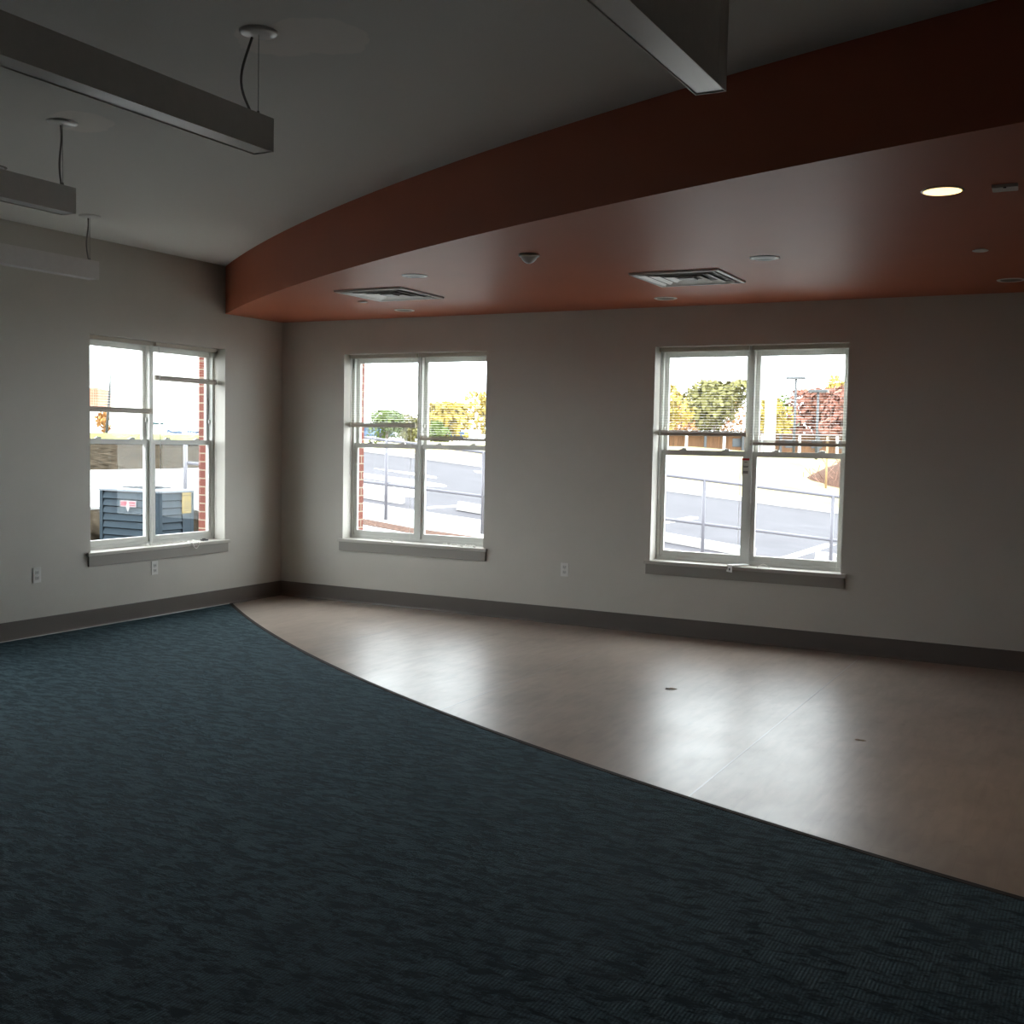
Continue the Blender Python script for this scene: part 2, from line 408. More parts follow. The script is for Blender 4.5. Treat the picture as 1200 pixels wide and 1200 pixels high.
# ================================================================== windows (local frame: x along wall, y outward, z up)
def window(n, loc, rz):
    root = empty('window_%d' % n, loc, rz, kind='structure')
    w, h = WW, ZT-ZB; y0, y1 = .13, .205
    hw = w/2
    # outer frame with centre mullion
    f = MB()
    f.box(0, .028, y0, y1, 0, h); f.box(w-.028, w, y0, y1, 0, h)
    f.box(.028, w-.028, y0, y1, h-.035, h); f.box(.028, w-.028, y0, y1, 0, .030)
    f.box(hw-.022, hw+.022, y0-.004, y1, .030, h-.035)
    f.build('window_frame', M_vinyl, root)
    zm = 1.485-ZB
    for (a, c) in ((.028, hw-.022), (hw+.022, w-.028)):
        s = .034
        for nm, ya, yb, za, zb, bot in (('lower_sash', .138, .166, .030, zm+.022, .046), ('upper_sash', .170, .198, zm-.02, h-.035, .040)):
            m = MB()
            m.box(a, a+s, ya, yb, za, zb, .002); m.box(c-s, c, ya, yb, za, zb, .002)
            m.box(a+s, c-s, ya, yb, za, za+bot); m.box(a+s, c-s, ya, yb, zb-.042, zb)
            sh = m.build(nm, M_vinyl, root)
            MB().box(a+s-.003, c-s+.003, (ya+yb)/2-.003, (ya+yb)/2+.003, za+bot-.003, zb-.039).build('glass_pane', M_glass, sh)
            if nm == 'lower_sash':
                for t in (.25, .75):
                    x = a+(c-a)*t
                    lk = MB().box(x-.028, x+.028, ya+.002, yb-.002, zb, zb+.008, .003)
                    lk.lathe([(.0, .020), (.012, .018), (.015, .008), (.015, .006)], (x, (ya+yb)/2, zb), 12)
                    lk.box(x-.004, x+.030, ya, ya+.010, zb+.008, zb+.016, .002)
                    lk.build('sash_lock', M_vinyl, sh)
        for sx in (a+.004, c-.004-.012):      # tilt latch bumps on the upper jambs
            MB().box(sx, sx+.012, .150, .168, zm+.17, zm+.21, .003).build('balance_stop', M_vinyl, root)
    # drywall-return shadow gap is real: head/sides are the wall itself. Stool and apron
    st = MB().box(-.045, w+.045, -.030, 0, -.028, 0, .004); st.box(.001, w-.001, -.004, .132, -.028, 0)
    st.build('window_sill', M_stool, root)
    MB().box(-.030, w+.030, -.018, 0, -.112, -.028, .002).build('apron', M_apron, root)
    return root
W2 = window(2, (W2X, 0, ZB), 0)
W3 = window(3, (W3X, 0, ZB), 0)
W1 = window(1, (0, W1Y0, ZB), PI/2)
W4_added = window(4, (0, W4Y0, ZB), PI/2)  # added out of view, lets in extra daylight on the left side

# ================================================================== blinds
def blind(loc, rz, zbot, label, wand_z):
    """loc = left end of the blind at the head of the opening, local x to the right, y outward"""
    w = .752
    root = empty('mini_blind', loc, rz, label=label, cat='blind', group='raised mini blinds in the windows')
    drop = loc[2]-zbot
    MB().box(.004, w-.004, .078, .112, -.034, -.002, .002).build('headrail', M_rail, root)
    s = MB(); z = -.046; k = 0
    st = .030
    while z > -drop+st:
        tilt = Matrix.Rotation(math.radians(4), 3, 'X')
        s.box(.008, w-.008, .0825, .1075, z-.0003, z+.0003, rot=tilt); z -= .0215; k += 1
    z = -drop+.033
    while z < -drop+st: s.box(.008, w-.008, .0825, .1075, z-.0004, z+.0004); z += .0022
    s.build('slats', M_blind, root)
    MB().box(.006, w-.006, .083, .107, -drop-.012, -drop+.012, .003).build('bottom_rail', M_rail, root)
    g_ = MB()
    for q in range(9): g_.box(.008, w-.008, .0825, .1075, -drop+.0125+q*.0022, -drop+.0140+q*.0022)
    g_.build('stacked_slats', M_rail, root)
    for x in (.13, w-.13):
        c = MB()
        for y in (.083, .107): c.tube([(x, y, -.03), (x, y, -drop+.01)], .0007, 4)
        c.build('ladder_cord', M_cord, root)
    wd = MB().tube([(.028, .074, -.036), (.029, .068, -.07), (.033, .062, -.40), (.035, .060, wand_z-loc[2])], .0042, 6)
    wd.build('tilt_wand', M_wand, root)
    c = MB()
    for dx in (0, .006): c.tube([(w-.045+dx, .070, -.03), (w-.043+dx, .066, -.3), (w-.04+dx, .064, ZB-loc[2]+.012)], .0009, 4)
    c.build('lift_cord', M_cord, root)
    return root
blind((W2X, 0, ZT), 0, 1.670, 'mini blind in the left half of the middle window, raised higher than its neighbour', 1.20)
blind((W2X+WW/2+.004, 0, ZT), 0, 1.556, 'mini blind in the right half of the middle window, hanging just above the sash rail', 1.17)
blind((W3X, 0, ZT), 0, 1.636, 'mini blind in the left half of the right-hand window, autumn trees seen through its slats', 1.10)
blind((W3X+WW/2+.004, 0, ZT), 0, 1.568, 'mini blind in the right half of the right-hand window, lowered nearly to the sash rail', 1.10)
blind((0, W1Y0, ZT), PI/2, 1.736, 'mini blind in the left half of the left wall window, above the blue condenser', 1.15)
blind((0, W1Y0+WW/2+.004, ZT), PI/2, 2.025, 'mini blind in the right half of the left wall window, raised highest of all', 1.15)

# ================================================================== outlets
def outlet(loc, rz, label):
    r = empty('wall_outlet', loc, rz, label=label, cat='outlet', group='duplex outlets low on the walls')
    MB().box(-.036, .036, -.006, 0, -.058, .058, .0025).build('plate', M_plate, r)
    for z in (.0215, -.0215):
        o = MB().box(-.016, .016, -.0085, -.005, z-.014, z+.014, .003).build('receptacle', M_recept, r)
        MB().box(-.0075, -.0050, -.0092, -.0080, z-.003, z+.007).build('slot', M_dark, o)
        MB().box(.0050, .0075, -.0092, -.0080, z-.003, z+.007).build('slot', M_dark, o)
        MB().box(-.002, .002, -.0092, -.0080, z-.011, z-.007, ).build('slot', M_dark, o)
    MB().lathe([(0, .001), (.003, .0008), (.0032, 0)], (0, 0, 0), 10).xf(Matrix.Translation((0, -.006, 0)) @ Matrix.Rotation(PI/2, 4, 'X')).build('screw', M_recept, r)
    return r
outlet((3.076, 0, .470), 0, 'white duplex outlet on the long back wall between the middle and right-hand windows')
outlet((0, -2.836, .470), PI/2, 'white duplex outlet on the left wall, left of its window')
outlet((0, -1.650, .418), PI/2, 'white duplex outlet on the left wall directly under its window apron')

# ================================================================== soffit fittings
def downlight(x, y, label, lit=False):
    r = empty('recessed_downlight', (x, y, ZS), 0, label=label, cat='downlight', group='recessed downlights in the orange soffit')
    MB().lathe([(.064, .0), (.068, -.004), (.084, -.004), (.088, -.001), (.088, .0)], (0, 0, 0), 40).build('trim_ring', M_grille, r)
    if lit:
        MB().lathe([(0, -.0045), (.078, -.0045), (.078, -.0005), (0, -.0005)], (0, 0, 0), 40).build('glowing_lens', mat('lit_lens', (.9, .8, .6), .5, emit=(1.0, .66, .28), estr=1.7), r)
        ld = bpy.data.lights.new('downlight_lamp', 'SPOT'); ld.energy = 16; ld.color = (1, .70, .42); ld.spot_size = math.radians(95); ld.spot_blend = .7; ld.shadow_soft_size = .06
        lo = bpy.data.objects.new('downlight_lamp', ld); COL.objects.link(lo); lo.parent = r; lo.location = (0, 0, -.012)
    else:
        MB().lathe([(.065, -.003), (.060, -.0015), (0, -.0008)], (0, 0, 0), 32).build('recess_shade', M_lamp_in, r)  # no real recess: its shade is put into this shallow disc's dark colour
    return r
downlight(2.937, -2.176, 'unlit round downlight in the orange soffit, behind the left air diffuser towards the room')
downlight(1.744, -.501, 'unlit round downlight nearest the room corner, between left air diffuser and back wall')
downlight(5.290, -2.047, 'unlit round downlight just right of and beyond the right air diffuser')
downlight(4.108, -.510, 'unlit round downlight between the right air diffuser and the back wall')
downlight(6.448, -3.460, 'lit warm yellow downlight, the only glowing one in the orange soffit', True)
downlight(6.513, -.638, 'unlit round downlight close to the back wall at the right edge of the view')

def diffuser(x0, y0, label):
    """four-way ceiling diffuser .60 m square, built hanging from the soffit into a shallow pan"""
    r = empty('air_diffuser', (x0+.30, y0+.29, ZS), 0, label=label, cat='air vent', group='square air diffusers in the orange soffit')
    h = .30
    def sq(mb, prof):
        rings = [[mb.b.verts.new((sx*a, sy*a, z)) for sx, sy in ((-1, -1), (1, -1), (1, 1), (-1, 1))] for a, z in prof]
        for p, q in zip(rings, rings[1:]):
            for k in range(4): mb.b.faces.new((p[k], p[(k+1) % 4], q[(k+1) % 4], q[k]))
        return mb
    sq(MB(), [(h, 0), (h, -.010), (h-.004, -.014), (h-.022, -.014), (h-.026, -.010), (h-.026, -.001)]).build('frame', M_grille, r)
    sq(MB(), [(h-.030, -.002), (.0001, -.0015)]).build('neck_shade', M_neck, r)  # flat dark sheet, its colour stands for the shade inside the duct
    for i, (a0, a1) in enumerate(((.256, .232), (.196, .158), (.122, .078))):
        sq(MB(), [(a0, -.014), (a0-.002, -.016), (a1, -.0045), (a1+.004, -.003), (a0, -.012)]).build('louvre_ring', M_grille, r)
    sq(MB(), [(.052, -.004), (.052, -.014), (.0001, -.014)]).build('centre_plate', M_lamp_in, r)
    return r
diffuser(1.94, -1.74, 'square louvred air diffuser in the orange soffit nearer the room corner')
diffuser(4.32, -1.76, 'square louvred air diffuser in the orange soffit farther from the room corner')

for x, y, lb in ((1.764, -1.137, 'small flat white sprinkler cover beside the left air diffuser, near the wall'),
                 (6.448, -1.887, 'small flat white sprinkler cover between the glowing downlight and the back wall')):
    r = empty('sprinkler_cover', (x, y, ZS), 0, label=lb, cat='sprinkler', group='concealed sprinkler covers')
    MB().lathe([(0, -.010), (.036, -.010), (.042, -.007), (.042, -.005)], (0, 0, 0), 28).build('cover_plate', M_plate, r)
    MB().lathe([(.030, -.007), (.030, 0), (.0, 0)], (0, 0, 0), 20).build('collar', M_recept, r)
r = empty('motion_sensor', (4.053, -2.660, ZS), 0, label='small white cone-shaped ceiling sensor on the orange soffit between the diffusers', cat='sensor')
MB().lathe([(.060, 0), (.062, -.010), (.056, -.016), (.050, -.017)], (0, 0, 0), 32).build('base', M_plate, r)
MB().lathe([(.050, -.016), (.042, -.032), (.028, -.046), (.012, -.054), (0, -.056)], (0, 0, 0), 32).build('dome_lens', M_grille, r)
r = empty('ceiling_device', (6.693, -3.45, ZS), math.radians(3), label='small flat white rectangular device on the soffit right of the glowing downlight', cat='ceiling device')
MB().box(-.050, .050, -.045, .045, -.014, 0, .003).build('housing', M_plate, r)
MB().box(-.006, .006, -.047, -.030, -.016, -.013, .002).build('sensor_window', M_dark, r)
MB().box(-.046, -.016, -.040, .040, -.0155, -.0135).build('cover', M_grille, r)
r = empty('ceiling_disc', (1.34, -4.20, ZC), 0, label='shallow round white ceiling cap at the far left edge above the pendant beams', cat='ceiling cap')
MB().lathe([(0, -.016), (.055, -.014), (.062, -.008), (.062, 0)], (0, 0, 0), 32).build('cap', M_lens, r)
MB().lathe([(.062, -.004), (.075, -.003), (.078, 0)], (0, 0, 0), 32).build('rim', M_cable, r)

# ================================================================== linear pendants
def pendant(xc, ye, length, label, sway=1, boxed=False):
    zt, zb, w = (ZC if boxed else 2.768), 2.641, .099
    r = empty('linear_pendant_light', (xc, ye, zt), 0, label=label, cat='pendant light', group='long rectangular light beams under the grey ceiling')
    hh = zt-zb; b = MB()
    b.box(-w/2, -w/2+.004, -length, 0, -hh, 0); b.box(w/2-.004, w/2, -length, 0, -hh, 0)
    b.box(-w/2+.004, w/2-.004, -length, 0, -.004, 0)
    b.box(-w/2+.004, w/2-.004, -.004, 0, -hh, -.004); b.box(-w/2+.004, w/2-.004, -length, -length+.004, -hh, -.004)
    b.build('housing', M_alu, r)
    MB().box(-w/2+.0065, w/2-.0065, -length+.008, -.008, -hh+.003, -hh+.008).build('diffuser_lens', M_lens, r)
    if boxed:                                     # this one is a boxed beam fixed straight to the ceiling
        MB().box(w/2-.0005, w/2+.0006, -.083, -.081, -hh+.002, -.001).build('panel_joint', M_grille, r)
        MB().box(-w/2, w/2, -.0002, .0012, -hh, -hh+.012).build('end_trim', M_lens, r)
        return r
    H = ZC-zt
    for yy in (-.055, -length+.055):
        c = MB().lathe([(0, H-.011), (.064, H-.010), (.072, H-.006), (.074, H-.001), (.072, H)], (.02, yy, 0), 32).build('canopy', M_lens, r)
        MB().tube([(.020, yy, H-.010), (.020, yy, .004)], .0013, 5).build('suspension_wire', M_steel, r)
        MB().lathe([(.004, .018), (.005, .010), (.005, 0), (0, 0)], (.020, yy, 0), 10).build('gripper', M_cable, r)
    pts = []
    for i in range(15):
        t = i/14; pts.append((-.012*sway-.028*sway*math.sin(PI*t*1.15)-.012*t*sway+.006*math.sin(7*t), -.055-.02*math.sin(PI*t), (H-.016)*(1-t)+.001*t))
    MB().tube(pts, .0048, 8).build('power_cord', M_cable, r)
    return r
pendant(4.193, -5.173, 3.3, 'largest pendant beam at upper left, its lens catching window light', 1)
pendant(2.475, -4.628, 3.6, 'middle pendant beam at the left edge, hanging between the large one and the lowest one', -.6)
pendant(.683, -2.884, 3.6, 'lowest-looking pendant beam at the left edge, hanging nearest the left wall', -.3)
pendant(5.986, -5.182, 3.05, 'boxed light beam at the top centre, reaching up to the ceiling before the orange fascia', boxed=True)

# ================================================================== small stuff on sills and floor
def squig(seed, x0, x1, n, z=.004, amp=.012, y=0):
    rnd = random.Random(seed); return [(x0+(x1-x0)*i/n, y+amp*math.sin(i*2.1+seed)+rnd.uniform(-.4, .4)*amp, z+abs(rnd.uniform(0, .010))) for i in range(n+1)]
b = MB().tube(squig(1, .62, 1.22, 34, .005, .016, .060), .0048, 5)
lp = [(1.13+.055*math.cos(a), .0-.034+.012*math.sin(a*1), .004-.055*max(0, math.sin(a))) for a in [PI*i/12 for i in range(13)]]
b.tube([(1.10, .04, .006), (1.085, -.01, .006)]+[(1.085+.09*i/10, -.036, .002-.052*math.sin(PI*i/10)) for i in range(11)]+[(1.18, -.01, .006), (1.17, .04, .006)], .0050, 6)
o = b.build('blind_cord', M_cord, label='tangled white blind cord on the left wall sill, one loop hanging over the edge', cat='cord')
o.location = (0, W1Y0, ZB); o.rotation_euler = (0, 0, PI/2)
b = MB().box(1.16, 1.22, .035, .075, .001, .012, .002); b.box(1.175, 1.2, .05, .07, .012, .02, .002)
o = b.build('cord_cleat', M_dark, label='small dark fitting lying in the corner of the left wall sill', cat='hardware')
o.location = (0, W1Y0, ZB); o.rotation_euler = (0, 0, PI/2)
o.location.y += .14
def tassel(x, n, seed, ln, label):
    b = MB().tube(squig(seed, -ln/2, ln/2, 12, .007, .012, .03), .0045, 5)
    b.box(ln/2-.005, ln/2+.022, .0, .016, .001, .013, .003)
    o = b.build('cord_end', M_cord, label=label, cat='cord'); o.location = (x, 0, ZB); return o
tassel(W2X+.47, 0, 3, .16, 'short white cord end curled on the middle window sill under the left sash')
tassel(W2X+1.20, 0, 5, .20, 'longer white cord end on the middle window sill under the right sash')
tassel(W2X+1.38, 0, 8, .10, 'tiny white cord knot at the right end of the middle window sill')
b = MB().tube([(-.05, .02, .004), (-.02, .02, .02), (0, .02, .03), (.02, .02, .02), (.05, .02, .004)], .004, 6)
o = b.build('cord_loop', M_cord, label='small arched white cord loop on the right-hand window sill', cat='cord'); o.location = (W3X+.935, 0, ZB)
r = empty('mounting_bracket', (W3X+.690, -.028, ZB), 0, label='white metal bracket hanging over the edge of the right-hand window sill', cat='bracket')
rot = Matrix.Rotation(math.radians(-38), 4, 'Z')
MB().box(-.036, .036, -.012, .150, .010, .014).xf(rot).build('top_plate', M_plate, r)
b = MB().box(-.036, .036, -.016, -.012, -.045, .014).xf(rot); b.build('front_lip', M_plate, r)
MB().lathe([(0, .001), (.010, .001), (.011, 0)], (0, 0, 0), 14).xf(rot @ Matrix.Translation((0.006, -.0163, -.022)) @ Matrix.Rotation(PI/2, 4, 'X')).build('screw_hole', M_dark, r)
# paper warning tag hanging at the mullion of the right-hand window
tx = W3X+WW/2-.020
r = empty('warning_tag', (tx, .100, 1.395), 0, label='paper warning tag with a red top band hanging before the right-hand window mullion', cat='tag')
MB().box(-.030, .028, -.0006, .0006, -.075, .058).build('paper', M_paper, r)
MB().box(-.030, .028, -.0016, -.0006, .042, .058).build('red_band', M_red, r)
for z, w_ in ((.026, .012), (-.004, .022), (-.012, .018), (-.045, .020), (-.052, .020), (-.059, .020)):
    MB().box(-w_, w_, -.0014, -.0006, z-.0022, z+.0022).build('printed_line', M_ink, r)
MB().tube([(0, 0, .058), (.004, -.004, .10), (.010, -.01, .19)], .001, 4).build('string', M_cord, r)

def scrap(name, x, y, s, seed, label):
    rnd = random.Random(seed); b = MB()
    for i in range(9):
        a = rnd.uniform(0, 2*PI); d = rnd.uniform(0, s); c = Vector((math.cos(a)*d, math.sin(a)*d*.45, .004))
        q = rnd.uniform(.25, .5)*s; t = rnd.uniform(0, PI)
        e = Vector((math.cos(t), math.sin(t), 0))*q; g = Vector((-math.sin(t), math.cos(t), .4))*q*.35
        b.b.faces.new([b.b.verts.new(c+v) for v in (-e, -g, e, g)])
        b.b.faces.new([b.b.verts.new(c+v+Vector((0, 0, -.0035))) for v in (-e, g, e, -g)])
    o = b.build(name, M_debris, label=label, cat='debris'); o.location = (x, y, .001); return o
scrap('leaf_scrap', 4.736, -1.917, .045, 1, 'flattened brown leaf scrap on the vinyl in the bright window reflection')
scrap('dirt_crumb', 6.034, -2.538, .025, 2, 'small dark crumb on the vinyl right of the long seam')

# ================================================================== outside: ground
def gz0(x): return .247-.127*x
def fline(x): return 12.466+(x+7.955)*.547
def gz(x, y):
    z = min(gz0(x), 1.33)
    z += max(0, y-fline(x))*.017 if z < 1.32 else max(0, y-fline(x))*.006
    return min(z, max(1.27, min(gz0(x), 1.33))) if x > -8.53 else min(z, 1.45)
def bed(x, y):
    """planting bed sunk beside the left wall"""
    if y > 1.9: return gz(x, y)
    if x >= -2.95: return .25
    if x >= -3.35: return .25+(gz0(-3.4)-.25)*(-2.95-x)/.4
    return gz(x, y)
def grid(xs, ys, zf, skip=None):
    b = MB(); V = {}
    for i, x in enumerate(xs):
        for j, y in enumerate(ys): V[i, j] = b.b.verts.new((x, y, zf(x, y)))
    for i in range(len(xs)-1):
        for j in range(len(ys)-1):
            if skip and skip((xs[i]+xs[i+1])/2, (ys[j]+ys[j+1])/2): continue
            b.b.faces.new((V[i, j], V[i+1, j], V[i+1, j+1], V[i, j+1]))
    return b
gx = [-70, -40, -25, -16, -12, -10, -8.6, -8.5, -7, -6, -5, -4, -3.4, -3.35, -2.95, -2, -1, -.331, 3, 6, 9, 12.1, 16, 24]
gy = [-13, -9, -6, -4, -3, -2, -1, 0, .331, 1, 1.89, 1.95, 3, 5, 8, 12, 16, 20, 26, 34, 45, 60, 90]
g = grid(gx, gy, lambda x, y: bed(x, y)-.03, lambda x, y: x > -.331 and y < .331 and x < 12.1)
struct('terrain', g, M_mulch)
# lawn beyond the parking lot
b = MB(); V = {}
lx = [-70, -40, -28, -20, -15, -12, -10, -8.53, -6, -3, 0, 3, 6, 9, 12, 18, 24]; ls = [0, 1, 3, 6, 10, 15, 22, 30, 45, 70]
for i, x in enumerate(lx):
    for j, s in enumerate(ls): V[i, j] = b.b.verts.new((x, fline(x)+s, gz(x, fline(x)+s)+.03))
for i in range(len(lx)-1):
    for j in range(len(ls)-1): b.b.faces.new((V[i, j], V[i+1, j], V[i+1, j+1], V[i, j+1]))
struct('lawn', b, M_lawn)
b = MB().prism([(-24.5, 12.6), (-22.5, 11.4), (-17.2, 14.6), (-15.4, 17.2), (-17.0, 17.6), (-20.5, 16.0)], 1.30, lambda x, y: 1.565)
struct('grass_berm', b, mat('green_grass', (.27, .28, .12), .95, .1, noise_amt=.3, nscale=2))
def slab(name, pts, m, h=.01, th=.03):
    return struct(name, MB().prism(pts, lambda x, y: gz0(x)+h-th, lambda x, y: gz0(x)+h), m)
WE = [(-3.6, 4.95), (-2.99, 5.18), (-2.2, 5.4), (-1.96, 5.46), (-1.2, 5.78), (3.0, 7.2), (12, 10.2)]
slab('parking_lot', WE+[(12, fline(12)), (-8.4, fline(-8.4)), (-7.0, 9.0)], M_asph, .0)
slab('sidewalk', [(-.33, .34), (12, .34), (12, 10.15)]+[(x, y-.03) for x, y in WE[::-1]][1:]+[(-3.4, 2.0), (-.33, 2.0)], M_conc, .004)
slab('concrete_walk', [(-6.0, -8), (-3.4, -8), (-3.4, 4.9), (-3.6, 4.95), (-7.0, 9.0), (-7.6, 9.0), (-6.0, 5.5)], M_conc, .006)
slab('mulch_strip', [(-1.72, 3.759), (-.987, 3.853), (-.14, 4.242), (1.2, 4.72), (1.2, 4.1), (-.154, 3.714), (-.526, 3.507), (-1.429, 3.354)], M_bark, .012, .02)
far = [(x, fline(x)) for x in (-8.4, -4, 0, 4, 8, 12)]
slab('far_curb', [(x, y-.12) for x, y in far]+[(x, y+.12) for x, y in far[::-1]], M_conc, .10, .12)
stripes = [[(-5.665, 9.618), (-5.03, 10.088), (-4.544, 10.154), (-4.369, 9.874), (-4.802, 9.738)],
 [(-5.182, 8.575), (-4.328, 9.012), (-3.765, 9.161), (-3.595, 9.005), (-3.535, 8.788), (-3.814, 8.225), (-4.712, 7.921)],
 [(-4.162, 7.156), (-3.449, 7.666), (-3.0, 7.142), (-2.849, 6.747), (-3.265, 5.908)],
 [(-2.132, 6.033), (-2.066, 6.953), (-1.962, 6.885), (-1.996, 5.819)],
 [(.34, 9.645), (.253, 11.371), (.354, 11.564), (.452, 11.277), (.44, 9.406)],
 [(2.826, 7.635), (2.838, 11.095), (2.993, 11.189), (2.973, 7.70)],
 [(-5.131, 12.62), (-4.939, 12.775), (-4.689, 12.334), (-4.913, 12.33)]]
lbs = ['thin white parking stripe across the asphalt seen in the middle window', 'broad white parking stripe below the thin one in the middle window',
 'white hatched patch of parking paint nearest the walk in the middle window', 'short white stall line ending at the wheel stop in the middle window',
 'white stall line at the left of the right-hand window', 'long white stall line at lower right of the right-hand window', 'far short white stripe at the right edge of the middle window']
for p_, lb in zip(stripes, lbs):
    MB().prism(p_, lambda x, y: gz0(x)-.004, lambda x, y: gz0(x)+.006).build('parking_stripe', M_paintw, label=lb, cat='road marking', group='white parking lines')
def wheel_stop(x, y, ln, ang, label):
    s = MB(); pr = [(-.09, 0), (.09, 0), (.075, .10), (.055, .13), (-.055, .13), (-.075, .10)]
    R = [[s.b.verts.new((t, a, h)) for a, h in pr] for t in (-ln/2, ln/2)]
    for i in range(6): s.b.faces.new((R[0][i], R[1][i], R[1][(i+1) % 6], R[0][(i+1) % 6]))
    s.b.faces.new(R[0][::-1]); s.b.faces.new(R[1]); bmesh.ops.recalc_face_normals(s.b, faces=s.b.faces)
    o = s.build('wheel_stop', M_conc, label=label, cat='wheel stop', group='concrete wheel stops in the parking lot')
    o.location = (x, y, gz0(x)+.004); o.rotation_euler = (0, math.atan(.127), ang)
wheel_stop(-3.3, 5.56, 1.8, .3, 'pale concrete wheel stop at the left of the middle window')
wheel_stop(-.9, 6.55, 1.8, .25, 'pale concrete wheel stop at the right of the middle window')
wheel_stop(1.65, 7.42, 1.9, .12, 'pale concrete wheel stop in the left half of the right-hand window')
wheel_stop(4.1, 8.75, 1.8, .12, 'pale concrete wheel stop at the right edge of the right-hand window')

# ------------------------------------------------------------------ railing
rl = empty('guard_railing', (-1.574, 4.05, gz0(-1.574)), 0, label='grey pipe guard railing sloping down along the walk outside the windows', cat='railing')
o0 = Vector(rl.location)
def railpt(u, z0, z1): # u 0 at x=-1.893, 1 at x=4.031
    return Vector((-1.893+5.924*u, 3.959+2.424*u, z0+(z1-z0)*u))-o0
for nm, z0, z1, r_ in (('top_rail', 1.568, .906, .021), ('middle_rail', .969, .329, .021)):
    MB().tube([railpt(0.0, z0, z1), railpt(1.35, z0, z1)], r_, 10).build(nm, M_galv, rl)
for u in (.054, .262, .724, .985, 1.28):
    a = railpt(u, 1.568, .906); gzp = gz0(a.x+o0.x)
    MB().tube([(a.x, a.y, gzp-o0.z-.02), tuple(a)], .024, 10).build('post', M_galv, rl)
r2 = empty('guard_railing', (-3.55, 2.35, gz0(-3.55)), 0, label='pale railing end post with one side rail behind the blue condenser', cat='railing')
q0 = Vector(r2.location)
MB().tube([(0, 0, -.02), (0, 0, 1.475-q0.z)], .027, 10).build('post', M_galv, r2)
MB().tube([(0, 0, 1.19-q0.z), (1.2, 1.05, 1.07-q0.z)], .022, 10).build('side_rail', M_galv, r2)

# ------------------------------------------------------------------ condenser
hx0, hx1, hy0, hy1 = -2.81, -1.90, .27, .79; hz0, hz1 = .30, .944
hv = empty('condenser_unit', ((hx0+hx1)/2, (hy0+hy1)/2, .25), 0, label='blue grey louvred air conditioning condenser outside the left wall window', cat='air conditioner')
ox, oy, oz = hv.location
def hb(x0, x1, y0, y1, z0, z1, nm, m, par=hv, bev=0, **k): return MB().box(x0-ox, x1-ox, y0-oy, y1-oy, z0-oz, z1-oz, bev).build(nm, m, par, **k)
hb(hx0-.08, hx1+.08, hy0-.08, hy1+.08, .25, .30, 'pad', M_conc)
hb(hx0+.03, hx1-.03, hy0+.03, hy1-.03, hz0, hz1-.03, 'coil_core', M_hvd)
for x in (hx0, hx1-.05):
    for y in (hy0, hy1-.05): hb(x, x+.05, y, y+.05, hz0, hz1-.025, 'corner_post', M_hv, bev=.006)
lv = MB(); n = 7
for i in range(n):
    z = hz0+.04+i*(hz1-hz0-.08)/n; hgt = (hz1-hz0-.08)/n
    for (x0, x1, y, s) in ((hx0+.05, hx1-.05, hy0, -1),):
        a = [(x0-ox, y-oy+.022, z-oz+hgt), (x0-ox, y-oy+.002, z-oz+.014), (x1-ox, y-oy+.002, z-oz+.014), (x1-ox, y-oy+.022, z-oz+hgt)]
        lv.quad(*a); lv.quad((a[1][0], a[1][1], a[1][2]), (a[1][0], a[1][1]+.02, a[1][2]-.012), (a[2][0], a[2][1]+.02, a[2][2]-.012), a[2])
    y0, y1 = hy0+.05, hy1-.17
    a = [(hx1-ox-.022, y0-oy, z-oz+hgt), (hx1-ox-.002, y0-oy, z-oz+.014), (hx1-ox-.002, y1-oy, z-oz+.014), (hx1-ox-.022, y1-oy, z-oz+hgt)]
    lv.quad(*a); lv.quad(a[1], (a[1][0]-.02, a[1][1], a[1][2]-.012), (a[2][0]-.02, a[2][1], a[2][2]-.012), a[2])
lv.build('louvres', M_hv, hv)
hb(hx1-.03, hx1-.001, hy1-.17, hy1-.05, hz0+.10, hz1-.04, 'service_panel', M_hv)
hb(hx0-.008, hx1+.008, hy0-.008, hy1+.008, hz1-.028, hz1, 'top_panel', M_hvt, bev=.006)
fg = MB()
for r_ in (.08, .13, .18, .225): fg.tube([((r_*1.35)*math.cos(a), r_*math.sin(a), hz1-oz+.018) for a in [2*PI*k/32 for k in range(33)]], .004, 5)
for k in range(8): a = PI*k/8; fg.tube([(-.30*math.cos(a), -.225*math.sin(a), hz1-oz+.014), (.30*math.cos(a), .225*math.sin(a), hz1-oz+.014)], .004, 4)
fg.lathe([(0, .03), (.05, .028), (.06, 0)], (0, 0, hz1-oz), 16)
fg.build('fan_grille', M_hvd, hv)
bd = MB().box(-.12, .12, -.004, 0, -.034, .034, .003); bdo = bd.build('badge', M_badgew, hv); bdo.location = (-2.36-ox, hy0-oy-.001, .785-oz)
MB().box(-.110, -.012, -.0055, -.0035, -.024, .024).build('badge_print', M_badge, bdo)
MB().box(.012, .110, -.0055, -.0035, .002, .024).build('badge_print', M_badge, bdo)
MB().box(.012, .110, -.0055, -.0035, -.024, -.008).build('badge_print', M_badge, bdo)
b = MB().prism([(-.028, .0), (0, -.05), (.028, .0), (0, .08)], -.001, .001).xf(Matrix.Translation((0, -.0075, -.035)) @ Matrix.Rotation(PI/2, 4, 'X')); b.build('badge_emblem', M_badgew, bdo)
yl = MB().box(-.001, .0015, -.070, .070, -.115, .115).build('energy_label', M_yel, hv); yl.location = (hx1-ox+.0015, .675-oy, .80-oz)
text_mesh('label_heading', 'ENERGYGUIDE', .021, M_ink, yl, (.0022, 0, .082), (PI/2, 0, PI/2))
